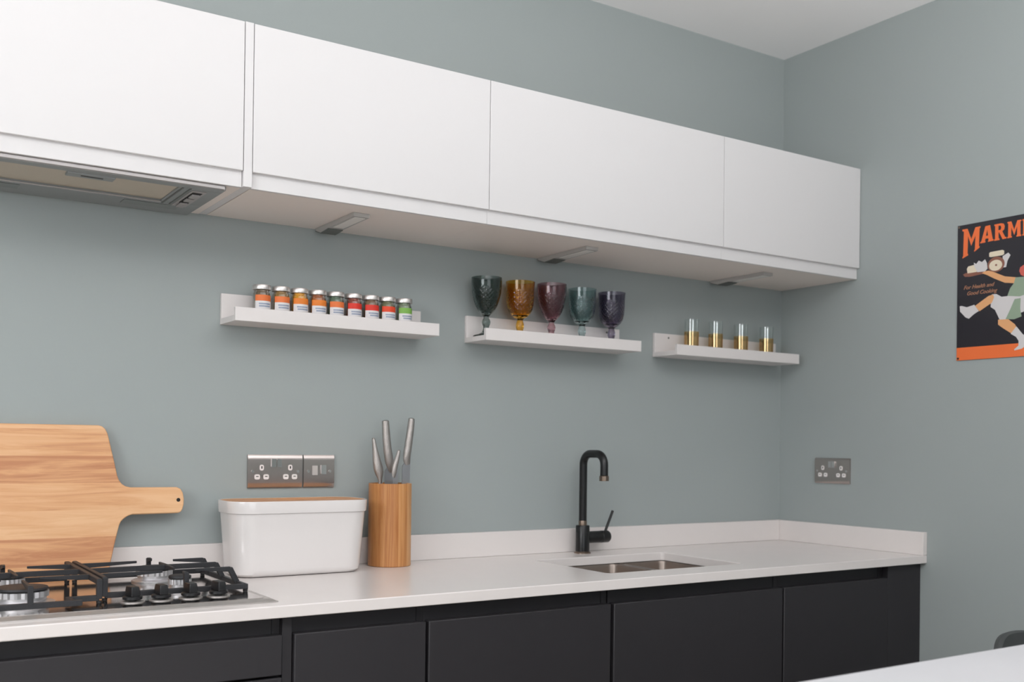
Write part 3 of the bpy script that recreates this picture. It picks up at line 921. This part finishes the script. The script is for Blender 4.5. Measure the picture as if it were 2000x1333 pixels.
def script_text(body, s, t_, size):
    cu = bpy.data.curves.new('slogan', 'FONT')
    cu.body = body
    cu.size = size
    cu.shear = 0.35
    cu.offset = 0.0002
    cu.extrude = 0.00025
    tmp = bpy.data.objects.new('slogan_tmp', cu)
    COL.objects.link(tmp)
    bpy.context.view_layer.update()
    me = bpy.data.meshes.new_from_object(tmp.evaluated_get(bpy.context.evaluated_depsgraph_get()))
    bpy.data.objects.remove(tmp)
    me.name = 'slogan_print'
    o = bpy.data.objects.new('slogan_print', me)
    COL.objects.link(o)
    me.materials.clear()
    me.materials.append(M['sign_peach'])
    o.parent = sg
    # text x runs along -y, text y runs up, faces -x
    o.matrix_local = Matrix(((0, 0, -1, -0.0034), (-1, 0, 0, (S0 - s) - sg.location.y), (0, 1, 0, (ZS - t_) - sg.location.z), (0, 0, 0, 1)))
    return o


script_text('For Health and', 0.0215, 0.1950, 0.0158)
script_text('Good Cooking', 0.0315, 0.2135, 0.0158)
for s, t_, mt in ((0.0050, 0.0055, 'bronze'), (0.0055, SH - 0.006, 'slot'), (SW - 0.0055, 0.0055, 'bronze'), (SW - 0.0055, SH - 0.006, 'slot')):
    flat(blob(s, t_, 0.0032, 0.0032, 14), M[mt], 'fixing', lift=0.0012)

# ------------------------------------------------------------------ gas hob
BX0, BX1, BY0, BY1 = -2.656, -2.073, -0.553, -0.076
hb_ = thing('gas_hob', 'polished steel four-burner gas hob set on the white worktop', 'hob', ((BX0 + BX1) / 2, (BY0 + BY1) / 2, W))
HT = W + 0.0065
pl = MB()
pl.loft([rrect(BX0, BX1, BY0, BY1, 0.004, W + 0.0004, 3), rrect(BX0, BX1, BY0, BY1, 0.004, W + 0.0018, 3), rrect(BX0 + 0.014, BX1 - 0.014, BY0 + 0.014, BY1 - 0.014, 0.004, HT, 3),
         rrect(BX0 + 0.022, BX1 - 0.022, BY0 + 0.022, BY1 - 0.022, 0.006, HT, 3)], cap0=True, cap1=True)
pl.build('rim', M['rim_steel'], hb_)
MB().loft([rrect(BX0 + 0.0225, BX1 - 0.0225, BY0 + 0.0225, BY1 - 0.0225, 0.008, HT + 0.0003, 3), rrect(BX0 + 0.0225, BX1 - 0.0225, BY0 + 0.0225, BY1 - 0.0225, 0.008, HT + 0.0009, 3)]).build('hob_plate', M['mirror_steel'], hb_)
HP = HT + 0.0010
GXM = -2.3925       # joint between the two pan supports


def burner(x, y, r):
    b = MB().lathe([(r * 1.22, 0.0), (r * 1.22, 0.003), (r * 1.05, 0.006), (r * 0.9, 0.008), (r * 0.9, 0.014), (0.001, 0.014)], (x, y, HP + 0.0002), 40).build('burner', M['alu'], hb_)
    # toothed flame crown
    n = 48
    rings = []
    for k, (rr, h) in enumerate(((r * 0.88, 0.0145), (r, 0.0145), (r, 0.018), (r * 1.0, 0.0255), (r * 0.8, 0.0262))):
        ring = []
        for i in range(n):
            f = rr * (0.945 if (i % 2 and 1 <= k <= 3) else 1.0)
            a = 2 * math.pi * i / n
            ring.append((x + f * math.cos(a), y + f * math.sin(a), HP + h))
        rings.append(ring)
    MB().loft(rings).build('flame_crown', M['alu'], b, smooth=False)
    MB().lathe([(r * 0.92, 0.0266), (r * 0.98, 0.029), (r * 0.95, 0.0325), (r * 0.8, 0.0338), (0.001, 0.0342)], (x, y, HP), 40).build('burner_cap', M['iron'], b)


XR, XL = -2.225, -2.530
burner(XR, -0.170, 0.040)
burner(XR + 0.008, -0.350, 0.024)
burner(XL, -0.180, 0.036)
burner(XL, -0.385, 0.050)

for i, x in enumerate((-2.3400, -2.2845, -2.2260, -2.1690)):
    y = -0.462
    k = MB().lathe([(0.0235, 0.0), (0.0235, 0.0012), (0.021, 0.0016), (0.001, 0.0016)], (x, y, HP + 0.0002), 32).build('knob', M['rim_steel'], hb_)
    s = MB().lathe([(0.0165, 0.0045), (0.0190, 0.006), (0.0190, 0.0105), (0.0172, 0.0120), (0.001, 0.0122)], (x, y, HP), 32).build('knob_skirt', M['knob'], k)
    a = math.radians((8, 5, 4, 10)[i])
    pts = [(-0.0085, -0.0175), (0.0085, -0.0175), (0.0095, 0.0), (0.0085, 0.0175), (-0.0085, 0.0175), (-0.0095, 0.0)]
    rot = lambda p, f: (x + (p[0] * math.cos(a) - p[1] * math.sin(a)) * f, y + (p[0] * math.sin(a) + p[1] * math.cos(a)) * f)
    MB().loft([[rot(p, 1.0) + (HP + 0.0122,) for p in pts], [rot(p, 0.97) + (HP + 0.023,) for p in pts], [rot(p, 0.86) + (HP + 0.0310,) for p in pts]]).build('knob_grip', M['knob'], k, bevel=0.0012)
    MB().lathe([(0.0075, 0.0016), (0.0075, 0.0045)], (x, y, HP), 16).build('knob_stem', M['knob'], k)


def bar(m, p, q, wd=0.0046, ht=0.0055, taper=1.0):
    """a cast bar of tall rectangular section from p to q"""
    p, q = Vector(p), Vector(q)
    t = (q - p).normalized()
    side = Vector((-t.y, t.x, 0))
    side = side.normalized() if side.length > 1e-6 else Vector((1, 0, 0))
    up = side.cross(t)
    if up.z < 0:
        up = -up
    if abs(t.z) > 0.99:
        up = Vector((0, 1, 0))
        side = Vector((1, 0, 0))
        ht = wd
    A = [p + side * a * wd + up * b * ht for a, b in ((-1, -1), (1, -1), (1, 1), (-1, 1))]
    B = [q + side * a * wd * taper + up * (ht if b > 0 else ht - 2 * ht * taper) for a, b in ((-1, -1), (1, -1), (1, 1), (-1, 1))] if taper != 1 else [q + side * a * wd + up * b * ht for a, b in ((-1, -1), (1, -1), (1, 1), (-1, 1))]
    m.prism(A, B)


def pan_support(xj, xo, front, label, sgn):
    """xj: joint side, xo: outer side; sgn +1 when outer lies to the right"""
    zt, zb = W + 0.0500, W + 0.0185     # centre heights of top bars and bottom rails
    yb, ym, yf = -0.118, -0.272, front
    y1, y2 = -0.175, -0.372
    xc = XR if sgn > 0 else XL
    t = thing('pan_support', label, 'pan support', ((xj + xo) / 2, (yb + yf) / 2, HP), 'cast iron pan supports')
    m = MB()
    # bottom rails
    bar(m, (xj, yb, zb), (xo, yb, zb))
    if sgn > 0:
        bar(m, (xj, yf, zb), (xo, yf, zb))
        bar(m, (xo, yb + 0.005, zb), (xo, yf - 0.005, zb))
    else:       # this one steps forward beside the knobs
        bar(m, (xj, yf, zb), (xj - 0.056, yf, zb))
        bar(m, (xj - 0.056, yf + 0.004, zb), (xj - 0.056, yf - 0.05, zb))
        bar(m, (xj - 0.040, yf - 0.048, zb), (xo, yf - 0.048, zb))
        bar(m, (xo, yb + 0.005, zb), (xo, yf - 0.052, zb))
    m.build('base_rail', M['iron'], t, bevel=0.001)
    # joint-side top bar on two posts
    m = MB()
    bar(m, (xj, yb + 0.004, zt), (xj, yf - 0.003, zt))
    for y in (yb, yf):
        bar(m, (xj, y, zb - 0.002), (xj, y, zt + 0.004), 0.0052)
    m.build('side_bar', M['iron'], t, bevel=0.001)
    # fingers over the burners, right/left
    fin = []
    for y, reach in ((y1, 0.040), (y2, 0.034)):
        m = MB()
        bar(m, (xj, y, zt), (xc - sgn * reach, y, zt), taper=0.45)
        m.build('finger', M['iron'], t, bevel=0.0008)
        m = MB()
        xs = xo - sgn * 0.016
        bar(m, (xs, y, zt), (xc + sgn * reach, y, zt), taper=0.45)
        bar(m, (xs - sgn * 0.001, y, zt + 0.002), (xo, y, zb), 0.0048, 0.0055)
        m.build('finger', M['iron'], t, bevel=0.0008)
    m = MB()
    xs = xo - sgn * 0.016
    bar(m, (xj, ym, zt), (xs, ym, zt))
    bar(m, (xs - sgn * 0.001, ym, zt + 0.002), (xo, ym, zb), 0.0048, 0.0055)
    m.build('cross_bar', M['iron'], t, bevel=0.001)
    # fingers front to back
    m = MB()
    bar(m, (xc, yb, zt), (xc, y1 + 0.034, zt), taper=0.5)
    bar(m, (xc, yb, zb), (xc, yb, zt + 0.004), 0.0048)
    m.build('finger', M['iron'], t, bevel=0.0008)
    m = MB()
    bar(m, (xc, ym, zt), (xc, y1 - 0.040, zt), taper=0.5)
    bar(m, (xc, ym, zt), (xc, y2 + 0.040, zt), taper=0.5)
    m.build('finger', M['iron'], t, bevel=0.0008)
    m = MB()
    y3 = yf if sgn > 0 else yf - 0.048
    bar(m, (xc, y3, zt), (xc, y2 - 0.030, zt), taper=0.5)
    bar(m, (xc, y3, zb), (xc, y3, zt + 0.004), 0.0048)
    m.build('finger', M['iron'], t, bevel=0.0008)
    # rubber feet
    for px, py in ((xj, yb), (xj, yf), (xo, yb), (xo, yf if sgn > 0 else yf - 0.048)):
        MB().lathe([(0.005, HP + 0.0003), (0.0055, zb - 0.0056)], (px, py, 0), 12).build('foot', M['knob'], t)


pan_support(-2.3845, -2.1000, -0.425, 'black cast-iron pan support on the right half of the hob', 1)
pan_support(-2.4005, -2.6450, -0.452, 'black cast-iron pan support on the left half of the hob', -1)

# ------------------------------------------------------------------ chopping board
k = 0.0495 / 0.361
nrm = Vector((0, 1, -k)).normalized()
outl = [(-2.772, 1.262), (-2.755, 1.2768), (-2.3191, 1.2768), (-2.3110, 1.2745), (-2.3040, 1.2684), (-2.2985, 1.2565), (-2.2860, 1.1965), (-2.2790, 1.1600), (-2.2755, 1.1490), (-2.2690, 1.1395), (-2.2610, 1.1340), (-2.2500, 1.1312), (-2.1420, 1.1305),
        (-2.1330, 1.1265), (-2.1275, 1.1170), (-2.1252, 1.1020), (-2.1262, 1.0880), (-2.1295, 1.0770), (-2.1330, 1.0715), (-2.1380, 1.0686), (-2.2466, 1.0676), (-2.2570, 1.0640), (-2.2660, 1.0580), (-2.2725, 1.0515), (-2.2765, 1.0430), (-2.2880, 0.9980), (-2.3020, 0.9350), (-2.3080, 0.9230), (-2.3190, 0.9192), (-2.755, 0.9192), (-2.772, 0.934)]
A = [(x, -0.0705 + k * (z - 0.916), z) for x, z in outl]
B = [tuple(Vector(p) + nrm * 0.018) for p in A]
cb = thing('chopping_board', 'large wooden paddle chopping board leaning on the wall behind the hob', 'chopping board', (-2.45, -0.06, W))
MB().prism(A, B).build('board', M['board'], cb, bevel=0.0025, seg=3)
hx, hz = -2.1390, 1.0995
hy = -0.0705 + k * (hz - 0.916)
MB().lathe([(0.0046, -0.0007), (0.0046, 0.0002), (0.001, 0.0002)], (hx, hy, hz), 20, 'y').build('hanging_hole', M['slot'], cb)

# ------------------------------------------------------------------ bread bin
NX0, NX1, NY0, NY1 = -2.0500, -1.6900, -0.193, -0.0245
bb = thing('bread_bin', 'glossy white bread bin with flat wooden lid on the worktop', 'bread bin', ((NX0 + NX1) / 2, (NY0 + NY1) / 2, W))


def rr(ins, z, r=0.058):
    return rrect(NX0 + ins, NX1 - ins, NY0 + ins, NY1 - ins, max(r - ins * 0.6, 0.01), z, 10)


MB().loft([rr(0.030, W + 0.0004), rr(0.021, W + 0.0020), rr(0.0155, W + 0.0075), rr(0.0135, W + 0.018), rr(0.0035, W + 0.1535), rr(0.0030, W + 0.1540), rr(0.0002, W + 0.1545), rr(0.0, W + 0.1560), rr(-0.0015, W + 0.1810), rr(-0.0010, W + 0.1830),
           rr(0.0008, W + 0.1836), rr(0.0022, W + 0.1826), rr(0.0028, W + 0.1795), rr(0.004, W + 0.1790)], cap0=True, cap1=True).build('bin_body', M['bin'], bb)
ncx, ncy = (NX0 + NX1) / 2, (NY0 + NY1) / 2
base = rr(0.0034, W + 0.1796)
top = rr(0.0034, W + 0.1824)
top2 = rr(0.0046, W + 0.1834)


def ell(f, z):
    out = []
    for p in top2:
        a = math.atan2((p[1] - ncy) / (NY1 - NY0), (p[0] - ncx) / (NX1 - NX0))
        out.append((ncx + 0.058 * f * math.cos(a), ncy + 0.040 * f * math.sin(a), z))
    return out


MB().loft([base, top, top2, ell(1.0, W + 0.1834), ell(0.97, W + 0.1828), ell(0.8, W + 0.1812), ell(0.4, W + 0.1803), ell(0.02, W + 0.1801)]).build('lid', M['lid_wood'], bb)

# ------------------------------------------------------------------ knife block and knives
KX, KY, KR, KH = -1.5885, -0.0795, 0.0573, 0.2195
kb = MB().lathe([(0.001, 0.0), (KR - 0.0015, 0.0), (KR, 0.0015), (KR, KH - 0.001), (KR - 0.001, KH), (KR - 0.0055, KH), (KR - 0.0065, KH - 0.001), (KR - 0.0065, 0.01), (0.001, 0.01)], (KX, KY, W + 0.0003), 64, cap=False).build('knife_block', M['bamboo'])
tag(kb, 'round bamboo knife block standing beside the bread bin', 'knife block')


def knife(y, hpath, hrad, blade, label, th=0.0011):
    f = (y - CAM[1]) / (-0.085 - CAM[1])
    X = lambda x: CAM[0] + (x - CAM[0]) * f
    Zf = lambda z: CAM[2] + (z - CAM[2]) * f
    hp = [(X(x), y, Zf(z)) for x, z in hpath]
    t = thing('kitchen_knife', label, 'knife', (X(blade[-1][0]), y, 1.0), 'steel knives in the block')
    MB().tube(hp, hrad, 16, flat=(0, 1, 0)).build('handle', M['dimpled'], t)
    A = [(X(x), y - th, Zf(z)) for x, z in blade]
    B = [(X(x), y + th, Zf(z)) for x, z in blade]
    MB().prism(A, B).build('blade', M['blade'], t, smooth=False)


knife(-0.1050, [(-1.6432, 1.2566), (-1.6425, 1.2540), (-1.6405, 1.2440), (-1.6365, 1.2200), (-1.6320, 1.1960), (-1.6275, 1.1760), (-1.6235, 1.1620), (-1.6215, 1.1470), (-1.6200, 1.1250)],
      [(0.002, 0.002), (0.0044, 0.004), (0.0058, 0.005), (0.0080, 0.0075), (0.0095, 0.0112), (0.0100, 0.0132), (0.0080, 0.0120), (0.0040, 0.0060), (0.0016, 0.0030)],
      [(-1.6265, 1.1600), (-1.6150, 1.1560), (-1.6140, 1.0200), (-1.6210, 1.0050)], 'steel knife with short flared handle at the left of the knife block')
knife(-0.0680, [(-1.6080, 1.3040), (-1.6078, 1.3020), (-1.6065, 1.2850), (-1.6035, 1.2500), (-1.6000, 1.2200), (-1.5950, 1.1960), (-1.5885, 1.1800), (-1.5840, 1.1650)],
      [(0.005, 0.006), (0.0080, 0.0096), (0.0085, 0.0102), (0.0088, 0.0112), (0.0088, 0.0120), (0.0080, 0.0130), (0.0050, 0.0132), (0.0018, 0.0120)],
      [(-1.6010, 1.1770), (-1.5750, 1.1850), (-1.5690, 1.1700), (-1.5690, 1.0300), (-1.6030, 0.9900), (-1.6090, 1.1680)], 'steel kitchen knife with tall thick handle in the middle of the block')
knife(-0.1000, [(-1.5660, 1.2250), (-1.5665, 1.2230), (-1.5690, 1.2120), (-1.5735, 1.1950), (-1.5780, 1.1780), (-1.5800, 1.1640), (-1.5810, 1.1500)],
      [(0.0020, 0.0020), (0.0040, 0.0042), (0.0050, 0.0055), (0.0055, 0.0070), (0.0050, 0.0078), (0.0035, 0.0070), (0.0014, 0.0040)],
      [(-1.5850, 1.1660), (-1.5740, 1.1640), (-1.5730, 1.0600), (-1.5840, 1.0400)], 'smallest steel paring knife in the knife block')
knife(-0.0740, [(-1.5295, 1.3115), (-1.5297, 1.3095), (-1.5310, 1.2940), (-1.5350, 1.2620), (-1.5395, 1.2300), (-1.5425, 1.2100), (-1.5425, 1.1960), (-1.5400, 1.1850)],
      [(0.005, 0.005), (0.0078, 0.0085), (0.0082, 0.0095), (0.0085, 0.0102), (0.0085, 0.0108), (0.0075, 0.0108), (0.0050, 0.0102), (0.0018, 0.0080)],
      [(-1.5560, 1.1820), (-1.5480, 1.1930), (-1.5320, 1.1930), (-1.5360, 1.0200), (-1.5600, 0.9700)], 'tallest steel knife leaning right in the knife block')

# ------------------------------------------------------------------ island and chair
isl = thing('kitchen_island', 'white topped kitchen island in the right foreground', 'island', (-1.25, -1.95, 0.0))
bx(-1.96, -0.52, -2.32, -1.588, WB, W).build('island_top', M['island_top'], isl, bevel=0.002)
bx(-1.90, -0.58, -2.26, -1.66, 0.10, WB - 0.001).build('island_body', M['charcoal'], isl, smooth=False)
bx(-1.86, -0.62, -2.22, -1.70, 0.0, 0.0995).build('island_plinth', M['charcoal_dark'], isl, smooth=False)

CX, CY = -0.238, -1.280
ch = thing('dining_chair', 'dark grey moulded chair standing behind the island by the side wall', 'chair', (CX, CY, 0))
seat = MB()
seat.loft([rrect(CX - 0.20, CX + 0.20, CY - 0.20, CY + 0.19, 0.07, 0.430), rrect(CX - 0.215, CX + 0.215, CY - 0.215, CY + 0.20, 0.08, 0.442), rrect(CX - 0.215, CX + 0.215, CY - 0.215, CY + 0.20, 0.08, 0.452), rrect(CX - 0.19, CX + 0.19, CY - 0.19, CY + 0.18, 0.07, 0.448)])
seat.build('seat', M['chair'], ch)
# wrapped backrest with an arched top edge
nseg = 28
ring = []
for i in range(nseg + 1):
    u = -1 + 2 * i / nseg
    a = u * math.radians(62)
    x = CX + 0.225 * math.sin(a)
    yb_ = CY + 0.02 + 0.205 * math.cos(a)
    ztop = 0.478 + 0.292 * (1 - abs(u) ** 2.6) ** 0.62
    nx, ny = math.sin(a), math.cos(a)
    ring.append([(x - nx * 0.008, yb_ - ny * 0.008, 0.462), (x + nx * 0.008, yb_ + ny * 0.008, 0.462), (x + nx * 0.010, yb_ + ny * 0.010 + 0.03, ztop - 0.004), (x, yb_ + 0.03, ztop), (x - nx * 0.010, yb_ - ny * 0.010 + 0.03, ztop - 0.004)])
MB().loft(ring).build('backrest', M['chair'], ch)
for sx in (-1, 1):
    for sy in (-1, 1):
        MB().tube([(CX + sx * 0.15, CY + sy * 0.14, 0.431), (CX + sx * 0.215, CY + sy * 0.205, 0.0)], [(0.014, 0.014), (0.010, 0.010)], 12).build('leg', M['chair'], ch)
